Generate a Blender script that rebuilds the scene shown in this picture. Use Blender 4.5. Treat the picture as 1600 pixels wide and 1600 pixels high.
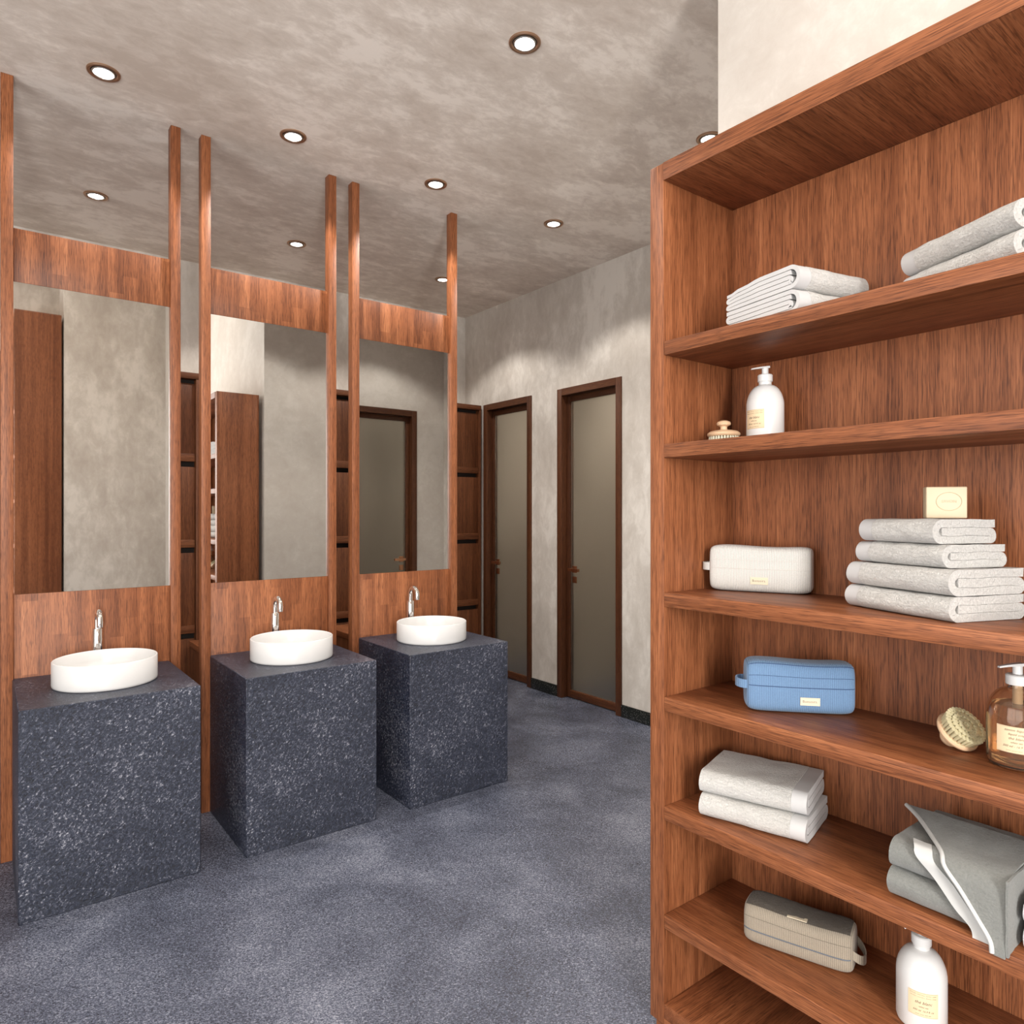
import bpy, bmesh, math, random
from mathutils import Vector, Matrix, noise

for o in list(bpy.data.objects):
    bpy.data.objects.remove(o)
SC = bpy.context.scene
COL = SC.collection
R = math.radians
random.seed(7)

# ------------------------------------------------------------------ camera
cam_d = bpy.data.cameras.new('camera')
cam_d.sensor_width = 36.0
cam_d.lens = 36.0 * 1081.6 / 1600.0
cam_d.clip_start = 0.02
cam = bpy.data.objects.new('camera', cam_d)
COL.objects.link(cam)
cam.location = (0, 0, 1.4)
cam.rotation_euler = (R(90), 0, R(52.43 - 90))
SC.camera = cam

# ------------------------------------------------------------------ world, lights, exposure
EXPOSURE = 0.22
SPOT_W = 21.0        # recessed downlights under the low ceiling
HIGH_W = 45.0       # added unseen downlights in the raised ceiling behind the camera
FRONT_W = 250.0      # daylight at the tall window behind the camera
FILL_W = 118.0        # fill light at the added window of the left wall
w = bpy.data.worlds.new('world')
SC.world = w
w.use_nodes = True
bgn = w.node_tree.nodes['Background']
bgn.inputs[0].default_value = (0.95, 0.97, 1.0, 1)
bgn.inputs[1].default_value = 0.6
SC.view_settings.view_transform = 'Standard'
SC.view_settings.look = 'None'
SC.view_settings.gamma = 1.0
SC.view_settings.use_curve_mapping = False
SC.view_settings.exposure = EXPOSURE

dl = bpy.data.lights.new('added_fill_light', 'AREA')  # unseen fill light, added to brighten the room from the left
dl.shape = 'RECTANGLE'
dl.size = 2.7
dl.size_y = 4.6
dl.energy = FILL_W
dl.color = (1.0, 0.975, 0.945)
dlo = bpy.data.objects.new('added_fill_light', dl)
COL.objects.link(dlo)
dlo.location = (-2.66, -0.2, 1.5)
dlo.rotation_euler = (0, R(-90), 0)

fl = bpy.data.lights.new('tall_window_daylight', 'AREA')
fl.shape = 'RECTANGLE'
fl.size = 0.75
fl.size_y = 2.7
fl.energy = FRONT_W
fl.color = (1.0, 0.975, 0.945)
flo = bpy.data.objects.new('tall_window_daylight', fl)
COL.objects.link(flo)
flo.location = (-0.75, -3.06, 1.85)
flo.rotation_euler = (R(90), 0, 0)

# ------------------------------------------------------------------ helpers
def tag(o, label=None, cat=None, group=None, kind=None):
    if label: o['label'] = label
    if cat: o['category'] = cat
    if group: o['group'] = group
    if kind: o['kind'] = kind
    return o

def empty(name, loc=(0, 0, 0), rz=0.0):
    o = bpy.data.objects.new(name, None)
    COL.objects.link(o)
    o.location = loc
    o.rotation_euler = (0, 0, rz)
    o.empty_display_size = 0.05
    return o

def link_mesh(name, me, mat, parent=None, loc=None):
    o = bpy.data.objects.new(name, me)
    COL.objects.link(o)
    if mat is not None and len(me.materials) == 0:
        me.materials.append(mat)
    if parent is not None:
        o.parent = parent
    if loc is not None:
        o.location = loc
    return o

def finish(bm, name, mat, parent=None, loc=None, smooth=False, angle=None):
    bmesh.ops.recalc_face_normals(bm, faces=bm.faces)
    me = bpy.data.meshes.new(name)
    bm.to_mesh(me)
    bm.free()
    if smooth:
        me.polygons.foreach_set('use_smooth', [True] * len(me.polygons))
        if angle:
            me.set_sharp_from_angle(angle=R(angle))
    return link_mesh(name, me, mat, parent, loc)

def bm_box(bm, x0, x1, y0, y1, z0, z1):
    vs = [bm.verts.new(p) for p in ((x0, y0, z0), (x1, y0, z0), (x1, y1, z0), (x0, y1, z0),
                                    (x0, y0, z1), (x1, y0, z1), (x1, y1, z1), (x0, y1, z1))]
    for f in ((3, 2, 1, 0), (4, 5, 6, 7), (0, 1, 5, 4), (1, 2, 6, 5), (2, 3, 7, 6), (3, 0, 4, 7)):
        bm.faces.new([vs[i] for i in f])
    return vs

def box(name, x0, x1, y0, y1, z0, z1, mat, parent=None, bev=0.0, seg=2):
    bm = bmesh.new()
    bm_box(bm, x0, x1, y0, y1, z0, z1)
    if bev:
        bmesh.ops.bevel(bm, geom=list(bm.edges), offset=bev, segments=seg, profile=0.5, affect='EDGES')
    return finish(bm, name, mat, parent, smooth=bool(bev), angle=40 if bev else None)

def boxes(name, lst, mat, parent=None):
    bm = bmesh.new()
    for b in lst:
        bm_box(bm, *b)
    return finish(bm, name, mat, parent)

def lathe(name, prof, mat, parent=None, seg=48, smooth=True, angle=35, loc=None):
    """prof: list of (r, z); r == 0 closes at the axis"""
    bm = bmesh.new()
    rings = []
    for r, z in prof:
        if r <= 1e-6:
            rings.append([bm.verts.new((0, 0, z))])
        else:
            rings.append([bm.verts.new((r * math.cos(2 * math.pi * k / seg), r * math.sin(2 * math.pi * k / seg), z)) for k in range(seg)])
    for a, b in zip(rings, rings[1:]):
        for k in range(seg):
            k2 = (k + 1) % seg
            if len(a) == 1 and len(b) == 1:
                continue
            if len(a) == 1:
                bm.faces.new((a[0], b[k], b[k2]))
            elif len(b) == 1:
                bm.faces.new((a[k], a[k2], b[0]))
            else:
                bm.faces.new((a[k], a[k2], b[k2], b[k]))
    return finish(bm, name, mat, parent, loc, smooth, angle)

def bm_tube(bm, pts, r, seg=10, caps=True, closed=False):
    pts = [Vector(p) for p in pts]
    n = len(pts)
    rings = []
    up = Vector((0, 0, 1))
    prev = None
    for i, p in enumerate(pts):
        if closed:
            t = (pts[(i + 1) % n] - pts[i - 1]).normalized()
        else:
            t = (pts[min(i + 1, n - 1)] - pts[max(i - 1, 0)]).normalized()
        if prev is None:
            a = t.cross(up)
            if a.length < 1e-4: a = t.cross(Vector((1, 0, 0)))
            a.normalize()
        else:
            a = (prev - t * prev.dot(t)).normalized()
        prev = a
        b = t.cross(a)
        rr = r[i] if isinstance(r, (list, tuple)) else r
        rings.append([bm.verts.new(p + a * (rr * math.cos(2 * math.pi * k / seg)) + b * (rr * math.sin(2 * math.pi * k / seg))) for k in range(seg)])
    m = n if closed else n - 1
    for i in range(m):
        A, B = rings[i], rings[(i + 1) % n]
        for k in range(seg):
            bm.faces.new((A[k], A[(k + 1) % seg], B[(k + 1) % seg], B[k]))
    if caps and not closed:
        bm.faces.new(list(reversed(rings[0])))
        bm.faces.new(rings[-1])

def tube(name, pts, r, mat, parent=None, seg=10, closed=False):
    bm = bmesh.new()
    bm_tube(bm, pts, r, seg, closed=closed)
    return finish(bm, name, mat, parent, smooth=True, angle=50)

def bm_grid(bm, P):
    """P: rows of points -> quads; returns vertex rows"""
    V = [[bm.verts.new(p) for p in row] for row in P]
    for i in range(len(V) - 1):
        for j in range(len(V[0]) - 1):
            bm.faces.new((V[i][j], V[i][j + 1], V[i + 1][j + 1], V[i + 1][j]))
    return V

def text_mesh(name, body, size, mat, parent=None, shear=0.0, spacing=1.0, bend=None, mtx=None, align='CENTER'):
    cu = bpy.data.curves.new(name, 'FONT')
    cu.body = body
    cu.size = size
    cu.align_x = align
    cu.align_y = 'CENTER'
    cu.shear = shear
    cu.space_character = spacing
    cu.resolution_u = 2
    t = bpy.data.objects.new(name, cu)
    COL.objects.link(t)
    bpy.context.view_layer.update()
    me = bpy.data.meshes.new_from_object(t.evaluated_get(bpy.context.evaluated_depsgraph_get()))
    bpy.data.objects.remove(t)
    for v in me.vertices:
        p = Vector((v.co.x, v.co.y, 0))
        if bend:
            p = bend(p)
        if mtx is not None:
            p = mtx @ p
        v.co = p
    me.materials.clear()
    return link_mesh(name, me, mat, parent)

# ------------------------------------------------------------------ materials
class N:
    def __init__(s, name):
        s.m = bpy.data.materials.new(name)
        s.m.use_nodes = True
        s.t = s.m.node_tree
        s.n = s.t.nodes
        s.b = s.n['Principled BSDF']
        s.out = s.n['Material Output']
    def add(s, kind, **kw):
        n = s.n.new(kind)
        for k, v in kw.items():
            if k.startswith('i_'):
                n.inputs[k[2:].replace('_', ' ')].default_value = v
            else:
                setattr(n, k, v)
        return n
    def l(s, a, b):
        s.t.links.new(a, b)
    def coords(s, scale=(1, 1, 1), rot=(0, 0, 0), loc=(0, 0, 0)):
        tc = s.add('ShaderNodeTexCoord')
        mp = s.add('ShaderNodeMapping')
        mp.inputs['Scale'].default_value = scale
        mp.inputs['Rotation'].default_value = rot
        mp.inputs['Location'].default_value = loc
        s.l(tc.outputs['Object'], mp.inputs['Vector'])
        return mp.outputs['Vector']
    def noise(s, vec, scale=1.0, detail=4.0, rough=0.55, dist=0.0, rnd=False):
        n = s.add('ShaderNodeTexNoise')
        n.inputs['Scale'].default_value = scale
        n.inputs['Detail'].default_value = detail
        n.inputs['Roughness'].default_value = rough
        n.inputs['Distortion'].default_value = dist
        if rnd:
            n.noise_dimensions = '4D'
            oi = s.add('ShaderNodeObjectInfo')
            s.l(s.math('MULTIPLY', oi.outputs['Random'], 20.0), n.inputs['W'])
        s.l(vec, n.inputs['Vector'])
        return n.outputs['Fac']
    def math(s, op, a, b=0.0):
        n = s.add('ShaderNodeMath', operation=op)
        for i, v in enumerate((a, b)):
            if isinstance(v, (int, float)):
                n.inputs[i].default_value = v
            else:
                s.l(v, n.inputs[i])
        return n.outputs[0]
    def ramp(s, fac, stops):
        n = s.add('ShaderNodeValToRGB')
        cr = n.color_ramp
        while len(cr.elements) < len(stops):
            cr.elements.new(0.5)
        for e, (p, c) in zip(cr.elements, stops):
            e.position = p
            e.color = (*c, 1)
        s.l(fac, n.inputs[0])
        return n.outputs[0]
    def mix(s, fac, a, b, mode='MIX'):
        n = s.add('ShaderNodeMix', data_type='RGBA', blend_type=mode)
        for i, v in ((0, fac), (6, a), (7, b)):
            if isinstance(v, (int, float)):
                n.inputs[i].default_value = v
            elif isinstance(v, tuple):
                n.inputs[i].default_value = (*v, 1)
            else:
                s.l(v, n.inputs[i])
        return n.outputs[2]
    def bump(s, h, strength=0.3, dist=0.002):
        n = s.add('ShaderNodeBump')
        n.inputs['Strength'].default_value = strength
        n.inputs['Distance'].default_value = dist
        s.l(h, n.inputs['Height'])
        s.l(n.outputs[0], s.b.inputs['Normal'])
    def set(s, **kw):
        for k, v in kw.items():
            i = s.b.inputs[k.replace('_', ' ')]
            if isinstance(v, tuple):
                i.default_value = (*v, 1)
            elif isinstance(v, (int, float)):
                i.default_value = v
            else:
                s.l(v, i)
        return s

def wood(name, axis, tint=1.0, stave=None, rough=0.48):
    m = N(name)
    def sc(al, ac):
        return tuple(al if a == axis else ac for a in 'xyz')
    fine = m.noise(m.coords(sc(7, 420)), 1.0, 3, 0.6, rnd=True)
    pore = m.noise(m.coords(sc(24, 520)), 1.0, 2, 0.5, rnd=True)
    band = m.noise(m.coords(sc(0.35, 22)), 1.0, 4, 0.6, 0.4, rnd=True)
    broad = m.noise(m.coords(sc(0.6, 5)), 1.0, 2, 0.5, rnd=True)
    f = m.math('ADD', m.math('MULTIPLY', fine, 0.42), m.math('MULTIPLY', band, 0.40))
    f = m.math('ADD', f, m.math('MULTIPLY', broad, 0.18))
    if stave:
        tc = m.add('ShaderNodeTexCoord')
        sp = m.add('ShaderNodeSeparateXYZ')
        m.l(tc.outputs['Object'], sp.inputs[0])
        ix = m.math('FLOOR', m.math('DIVIDE', sp.outputs['X'], stave))
        wn = m.add('ShaderNodeTexWhiteNoise', noise_dimensions='1D')
        m.l(ix, wn.inputs['W'])
        iz = m.math('FLOOR', m.math('ADD', m.math('DIVIDE', sp.outputs['Z'], 0.30), wn.outputs['Value']))
        cx = m.add('ShaderNodeCombineXYZ')
        m.l(ix, cx.inputs[0])
        m.l(iz, cx.inputs[2])
        w2 = m.add('ShaderNodeTexWhiteNoise', noise_dimensions='3D')
        m.l(cx.outputs[0], w2.inputs['Vector'])
        f = m.math('ADD', f, m.math('MULTIPLY', m.math('SUBTRACT', w2.outputs['Value'], 0.5), 0.10))
    t = tint
    c = m.ramp(f, [(0.33, (0.078 * t, 0.0215 * t, 0.0070 * t)), (0.46, (0.190 * t, 0.061 * t, 0.0220 * t)),
                   (0.56, (0.300 * t, 0.106 * t, 0.0415 * t)), (0.70, (0.48 * t, 0.198 * t, 0.088 * t))])
    dark = m.ramp(pore, [(0.36, (0.36, 0.32, 0.30)), (0.50, (1, 1, 1))])
    c = m.mix(0.75, c, dark, 'MULTIPLY')
    m.set(Base_Color=c, Roughness=rough)
    m.b.inputs['Specular IOR Level'].default_value = 0.35
    m.bump(fine, 0.12, 0.001)
    return m.m

def plaster(name, lo, hi, sx=(1, 1, 1), scale=2.2, rough=0.85):
    m = N(name)
    a = m.noise(m.coords(sx), scale, 8, 0.62, 0.25)
    b = m.noise(m.coords(tuple(v * 1.0 for v in sx), loc=(3, 7, 1)), scale * 5, 8, 0.72, 0.45)
    g = m.noise(m.coords(), 60, 4, 0.6)
    f = m.math('ADD', m.math('MULTIPLY', a, 0.60), m.math('MULTIPLY', b, 0.40))
    c = m.ramp(f, [(0.38, lo), (0.50, tuple((p * 0.55 + q * 0.45) for p, q in zip(lo, hi))), (0.58, hi)])
    m.set(Base_Color=c, Roughness=rough)
    m.b.inputs['Specular IOR Level'].default_value = 0.2
    m.bump(m.math('ADD', b, m.math('MULTIPLY', g, 0.3)), 0.12, 0.003)
    return m.m

def stone(name, gain=1.0, strength=0.95, rough=0.38, sparkle_fleck=0.50, scale=1.25, grey=0.0):
    m = N(name)
    v = m.coords((1.0, 1.0, 1.0), rot=(R(35), R(40), R(30)))
    sc_ = m.add('ShaderNodeMapping')
    sc_.inputs['Scale'].default_value = (28 * scale, 84 * scale, 70 * scale)
    m.l(m.coords(rot=(R(18), R(38), R(35))), sc_.inputs['Vector'])
    vs = sc_.outputs['Vector']
    n1 = m.noise(vs, 1.9, 8, 0.72, 0.8)
    n2 = m.noise(v, 150 * scale, 5, 0.7)
    n3 = m.noise(v, 2.6, 4, 0.6, 0.3)
    h = m.math('ADD', m.math('MULTIPLY', n1, 0.65), m.math('MULTIPLY', n2, 0.35))
    hh = m.math('ADD', h, m.math('MULTIPLY', m.math('SUBTRACT', n3, 0.5), 0.20))
    g = gain
    c = m.ramp(hh, [(0.41, (0.006 * g, 0.008 * g, 0.016 * g)), (0.51, (0.024 * g, 0.031 * g, 0.058 * g)),
                    (0.57, (0.075 * g, 0.085 * g, 0.125 * g)), (0.66, (sparkle_fleck, sparkle_fleck, sparkle_fleck * 1.10))])  # wet sparkle painted in as the palest flecks
    if grey:
        hs = m.add('ShaderNodeHueSaturation')
        hs.inputs['Saturation'].default_value = 1 - grey
        m.l(c, hs.inputs['Color'])
        c = hs.outputs[0]
    m.set(Base_Color=c, Roughness=rough)
    m.b.inputs['Specular IOR Level'].default_value = 0.5
    m.bump(h, strength, 0.006)
    return m.m

def simple(name, col, rough=0.5, metal=0.0, spec=0.5, **kw):
    m = N(name)
    m.set(Base_Color=col, Roughness=rough, Metallic=metal)
    m.b.inputs['Specular IOR Level'].default_value = spec
    for k, v in kw.items():
        m.b.inputs[k.replace('_', ' ')].default_value = v
    return m.m

def terry(name, col, scale=260, strength=1.0, dist=0.006):
    m = N(name)
    n = m.noise(m.coords(), scale, 4, 0.7)
    n2 = m.noise(m.coords((1, 2.2, 2.2)), 75, 6, 0.7, 0.6)
    h = m.math('ADD', m.math('MULTIPLY', n, 0.45), m.math('MULTIPLY', n2, 1.2))
    c = m.ramp(n, [(0.3, tuple(v * 0.82 for v in col)), (0.6, col)])
    m.set(Base_Color=c, Roughness=0.95)
    m.b.inputs['Specular IOR Level'].default_value = 0.1
    m.b.inputs['Sheen Weight'].default_value = 0.25
    m.bump(h, strength, dist)
    return m.m

def cord(name, col, pitch=0.0042):
    m = N(name)
    tc = m.add('ShaderNodeTexCoord')
    sp = m.add('ShaderNodeSeparateXYZ')
    m.l(tc.outputs['Object'], sp.inputs[0])
    s = m.math('SINE', m.math('MULTIPLY', sp.outputs['X'], 2 * math.pi / pitch))
    n = m.noise(m.coords(), 500, 4, 0.65)
    h = m.math('ADD', m.math('MULTIPLY', s, 0.5), m.math('MULTIPLY', n, 0.5))
    c = m.ramp(m.math('ADD', m.math('MULTIPLY', s, 0.25), n), [(0.25, tuple(v * 0.72 for v in col)), (0.75, col)])
    m.set(Base_Color=c, Roughness=0.9)
    m.b.inputs['Specular IOR Level'].default_value = 0.1
    m.b.inputs['Sheen Weight'].default_value = 0.2
    m.bump(h, 0.5, 0.0012)
    return m.m

W_Z = wood('walnut_vertical', 'z')
W_X = wood('walnut_lengthways', 'x')
W_Y = wood('walnut_crossways', 'y')
W_PANEL = wood('walnut_staved_panel', 'z', stave=0.052)
W_LOCK = wood('walnut_locker', 'z', tint=0.58)
W_DARK = wood('mahogany_door_frame', 'z', tint=0.40)
PL_WALL = plaster('wall_plaster', (0.47, 0.425, 0.375), (0.68, 0.64, 0.585), (1, 1, 0.55))
PL_CEIL = plaster('ceiling_plaster', (0.64, 0.56, 0.485), (0.92, 0.85, 0.77), (1.0, 1.7, 1), scale=2.4)
PL_LIGHT = plaster('pale_wall_plaster', (0.53, 0.485, 0.435), (0.63, 0.595, 0.545), (1, 1, 1), scale=2.6)
ST_V = stone('slate_vanity', gain=0.74, scale=0.95)
ST_F = stone('slate_floor_lit', gain=2.5, strength=0.50, rough=0.25, sparkle_fleck=0.46, scale=1.5, grey=0.38)  # vanity slate again; stronger light and glare put into a lighter colour
MIRROR = simple('mirror_glass', (0.74, 0.735, 0.72), 0.015, 1.0)
CERAMIC = simple('white_ceramic', (0.66, 0.655, 0.645), 0.25)
CHROME = simple('chrome', (0.86, 0.84, 0.82), 0.06, 1.0)
COPPER = simple('brushed_copper', (0.52, 0.27, 0.15), 0.32, 1.0)
TRIMM = simple('bronze_trim', (0.46, 0.29, 0.19), 0.35, 0.9)
STEEL = simple('satin_steel', (0.6, 0.58, 0.55), 0.3, 1.0)
BLACKM = simple('black_gap', (0.01, 0.009, 0.008), 0.7)
FROST = simple('frosted_glass', (0.80, 0.75, 0.66), 0.42, IOR=1.30, Transmission_Weight=1.0)
_t = N('black_terrazzo')
_v = _t.add('ShaderNodeTexVoronoi')
_v.inputs['Scale'].default_value = 90
_t.l(_t.coords(), _v.inputs['Vector'])
_t.set(Base_Color=_t.ramp(_v.outputs['Distance'], [(0.0, (0.30, 0.30, 0.27)), (0.22, (0.16, 0.16, 0.15)), (0.27, (0.010, 0.012, 0.010)), (1, (0.006, 0.008, 0.006))]), Roughness=0.35)
TERRAZZO = _t.m
LAMP = N('downlight_glow')
LAMP.set(Emission_Color=(1.0, 0.95, 0.88), Base_Color=(1, 1, 1))
LAMP.b.inputs['Emission Strength'].default_value = 14
LAMP = LAMP.m
T_WHITE = terry('white_terry', (0.68, 0.665, 0.63))
T_BAND = simple('white_woven_border', (0.52, 0.515, 0.51), 0.75, spec=0.2)
T_GREY = terry('grey_terry', (0.225, 0.230, 0.215), strength=0.6)
T_PALE = terry('pale_grey_terry', (0.60, 0.60, 0.61), strength=0.6)
T_EDGE = simple('pale_grey_border', (0.52, 0.52, 0.505), 0.8, spec=0.2)
C_WHITE = cord('white_corduroy', (0.62, 0.605, 0.57))
C_BLUE = cord('blue_corduroy', (0.155, 0.262, 0.425))
C_BEIGE = cord('beige_corduroy', (0.34, 0.29, 0.225))
T_BROWN = terry('brown_pile', (0.085, 0.068, 0.050), scale=300, strength=1.0)
SEAM_L = simple('pale_seam', (0.50, 0.48, 0.44), 0.8)
SEAM_B = simple('navy_seam', (0.030, 0.060, 0.14), 0.8)
SEAM_D = simple('taupe_seam', (0.16, 0.135, 0.10), 0.8)
ZIP_G = simple('grey_zip', (0.10, 0.115, 0.14), 0.5)
CREAM = simple('cream_label', (0.66, 0.57, 0.42), 0.7)
KRAFT = simple('kraft_label', (0.72, 0.56, 0.36), 0.7)
INK = simple('label_ink', (0.10, 0.085, 0.07), 0.7)
PLASTIC = simple('white_plastic', (0.68, 0.675, 0.66), 0.28)
BEECH = simple('pale_beech', (0.62, 0.42, 0.26), 0.5)
BRISTLE = simple('cream_bristle', (0.55, 0.49, 0.30), 0.8)
BRISTLE_W = simple('ivory_bristle', (0.62, 0.60, 0.47), 0.8)
SOAP = simple('cream_soap', (0.57, 0.45, 0.30), 0.5)
SOAP_D = simple('soap_imprint', (0.50, 0.41, 0.26), 0.6)
AMBER = simple('amber_glass', (0.90, 0.72, 0.54), 0.03, IOR=1.40, Transmission_Weight=0.97)
LIQUID = simple('amber_liquid_soap', (0.80, 0.62, 0.42), 0.04, IOR=1.33, Transmission_Weight=0.96)
CLEAR = simple('clear_plastic_tube', (0.72, 0.66, 0.58), 0.2)
PANE = simple('window_glass', (0.95, 0.97, 0.97), 0.02, IOR=1.1, Transmission_Weight=1.0)

# ------------------------------------------------------------------ room shell
CEIL = 3.154
HIGH = 4.15
XW = 3.483     # door wall
YB = 5.22      # back wall
XS = 1.802     # wall behind the bookshelf
YS = 1.302     # end face of that wall

box('floor', -2.9, 3.65, -3.1, 5.4, -0.1, 0.0, ST_F)['kind'] = 'structure'
boxes('ceiling', [(-2.9, 3.65, 0.9, 5.4, CEIL, HIGH + 0.1), (-2.9, 3.65, -3.1, 0.9, HIGH, HIGH + 0.1)], PL_CEIL)['kind'] = 'structure'
box('wall_back', -2.9, 3.65, YB, YB + 0.12, 0, CEIL, PL_WALL)['kind'] = 'structure'

D1 = (4.268, 4.924)   # y range of the far door
D2 = (3.293, 3.955)
DH = 2.328
boxes('wall_right', [(XW, XW + 0.14, D1[1], YB, 0, CEIL), (XW, XW + 0.14, D2[1], D1[0], 0, CEIL),
                     (XW, XW + 0.14, YS, D2[0], 0, CEIL), (XW, XW + 0.14, D1[0], D1[1], DH, CEIL),
                     (XW, XW + 0.14, D2[0], D2[1], DH, CEIL)], PL_WALL)['kind'] = 'structure'
D3 = (2.530, 3.190)   # x range of the door in the end face, seen only in the mirror
boxes('wall_partition', [(XS, XS + 0.12, -2.4, YS - 0.14, 0, HIGH), (XS + 0.12, XW + 0.14, 0.0, 0.12, 0, CEIL), (XW, XW + 0.14, 0.12, YS - 0.14, 0, CEIL), (XS, D3[0], YS - 0.14, YS, 0, CEIL),
                         (D3[1], XW + 0.14, YS - 0.14, YS, 0, CEIL), (D3[0], D3[1], YS - 0.14, YS, DH, CEIL)], PL_LIGHT)['kind'] = 'structure'
box('wall_rear', 0.757, XW + 0.14, -3.0, -2.4, 0, HIGH, PL_WALL)['kind'] = 'structure'
FX0, FX1, FZ0, FZ1 = -1.40, -0.10, 0.40, 3.30
boxes('wall_front', [(-2.9, FX0, -3.15, -3.0, 0, HIGH), (FX1, 0.757, -3.15, -3.0, 0, HIGH), (FX0, FX1, -3.15, -3.0, 0, FZ0), (FX0, FX1, -3.15, -3.0, FZ1, HIGH)], PL_WALL)['kind'] = 'structure'
WY0, WY1, WZ0, WZ1 = -2.6, 2.2, 0.08, 2.95
boxes('wall_left', [(-2.75, -2.6, -3.0, WY0, 0, HIGH), (-2.75, -2.6, WY1, YB, 0, HIGH),
                    (-2.75, -2.6, WY0, WY1, 0, WZ0), (-2.75, -2.6, WY0, WY1, WZ1, HIGH)], PL_WALL)['kind'] = 'structure'
win = tag(empty('window_added', (-2.62, -0.2, WZ0)), kind='structure')  # added window, made up to carry the fill light
fw = 0.06
L = (WY1 - WY0) / 2
boxes('window_frame', [(-0.04, 0.0, -L, L, 0, fw), (-0.04, 0.0, -L, L, WZ1 - WZ0 - fw, WZ1 - WZ0),
                       (-0.04, 0.0, -L, -L + fw, fw, WZ1 - WZ0 - fw), (-0.04, 0.0, L - fw, L, fw, WZ1 - WZ0 - fw),
                       (-0.04, 0.0, -0.03, 0.03, fw, WZ1 - WZ0 - fw)], W_Y, win)

wf = tag(empty('window_2', (-0.75, -3.02, FZ0)), kind='structure')
L2_ = (FX1 - FX0) / 2
boxes('window_frame', [(-L2_, L2_, -0.04, 0.0, 0, fw), (-L2_, L2_, -0.04, 0.0, FZ1 - FZ0 - fw, FZ1 - FZ0), (-L2_, -L2_ + fw, -0.04, 0.0, fw, FZ1 - FZ0 - fw),
                       (L2_ - fw, L2_, -0.04, 0.0, fw, FZ1 - FZ0 - fw)], W_X, wf)
# small rooms behind the frosted doors
boxes('wall_cubicle', [(4.65, 4.75, 2.9, 5.3, 0, CEIL), (XW + 0.14, 4.65, 2.9, 3.0, 0, CEIL), (XW + 0.14, 4.65, 5.2, 5.3, 0, CEIL),
                       (XW + 0.14, 4.65, 4.06, 4.16, 0, CEIL)], PL_WALL)['kind'] = 'structure'
box('floor_cubicle', 3.65, 4.75, 2.9, 5.3, -0.1, 0.0, ST_F)['kind'] = 'structure'
box('ceiling_cubicle', 3.65, 4.75, 2.9, 5.3, CEIL, CEIL + 0.1, PL_CEIL)['kind'] = 'structure'
# black terrazzo skirting between the doors
for i, (a, b) in enumerate(((D2[1] + 0.001, D1[0] - 0.001), (YS + 0.002, D2[0] - 0.001))):
    box('baseboard_right', XW - 0.012, XW - 0.0005, a, b, 0.0005, 0.085, TERRAZZO, bev=0.002)['kind'] = 'structure'

# ------------------------------------------------------------------ doors (local: x across the leaf, y into the wall, z up)
def make_door(name, wd):
    d = tag(empty(name), kind='structure')
    h = DH
    c = 0.052
    for x0, x1 in ((0.0008, c), (wd - c, wd - 0.0008)):
        box('casing', x0, x1, -0.012, 0.10, 0.001, h - 0.001, W_DARK, d, bev=0.003)
    bm = bmesh.new()
    bm_box(bm, c + 0.0005, wd - c - 0.0005, -0.012, 0.10, h - c, h - 0.001)
    finish(bm, 'casing', W_DARKX, d)
    s = 0.036
    a0, a1 = c + 0.002, wd - c - 0.002
    for x0, x1 in ((a0, a0 + s), (a1 - s, a1)):
        box('leaf_stile', x0, x1, 0.040, 0.080, 0.006, h - c - 0.004, W_DARK, d, bev=0.003)
    box('leaf_rail', a0 + s, a1 - s, 0.041, 0.079, 0.006, 0.062, W_DARKX, d, bev=0.003)
    box('leaf_rail', a0 + s, a1 - s, 0.041, 0.079, h - c - 0.045, h - c - 0.004, W_DARKX, d, bev=0.003)
    box('glass_pane', a0 + s + 0.0005, a1 - s - 0.0005, 0.055, 0.063, 0.0625, h - c - 0.0455, FROST, d)
    hx = a0 + s + 0.040
    hd = box('handle_plate', hx - 0.024, hx + 0.024, 0.046, 0.0545, 0.945, 0.995, COPPER, d, bev=0.0015)
    bm = bmesh.new()
    bm_box(bm, hx - 0.010, hx + 0.010, 0.004, 0.0455, 0.960, 0.980)
    bm_box(bm, hx - 0.012, hx + 0.098, -0.010, 0.008, 0.9595, 0.9805)
    finish(bm, 'lever', COPPER, hd)
    box('keyhole_plate', hx - 0.022, hx + 0.022, 0.048, 0.0545, 0.868, 0.916, COPPER, d, bev=0.0015)
    return d
W_DARKX = wood('mahogany_door_rail', 'x', tint=0.40)
# right wall doors: local x runs along -y world (left to right in view), local y -> +x world
d1 = make_door('door_1', D1[1] - D1[0]); d1.location = (XW, D1[1], 0); d1.rotation_euler = (0, 0, R(-90))
d2 = make_door('door_2', D2[1] - D2[0]); d2.location = (XW, D2[1], 0); d2.rotation_euler = (0, 0, R(-90))
# end-face door: local x -> -x world, local y -> -y world
d3 = make_door('door_3', D3[1] - D3[0]); d3.location = (D3[1], YS, 0); d3.rotation_euler = (0, 0, R(180))

# ------------------------------------------------------------------ recessed downlights
def make_downlight(r=0.060):
    t = empty('recessed_downlight')
    lathe('trim_ring', [(r, 0.0), (r, -0.004), (r - 0.003, -0.007), (r - 0.010, -0.007), (r - 0.0145, -0.0035), (r - 0.0145, 0.0)], TRIMM, t, 48)
    lathe('gimbal_ring', [(r - 0.017, 0.0), (r - 0.017, -0.006), (r - 0.019, -0.008), (r - 0.023, -0.008), (r - 0.025, -0.004), (r - 0.025, 0.0)], STEEL, t, 48)
    lathe('gap_ring', [(r - 0.0145, -0.0012), (r - 0.017, -0.0012)], BLACKM, t, 48)
    lathe('lamp_disc', [(r - 0.025, -0.0030), (0, -0.0034)], LAMP, t, 40)
    return t

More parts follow.
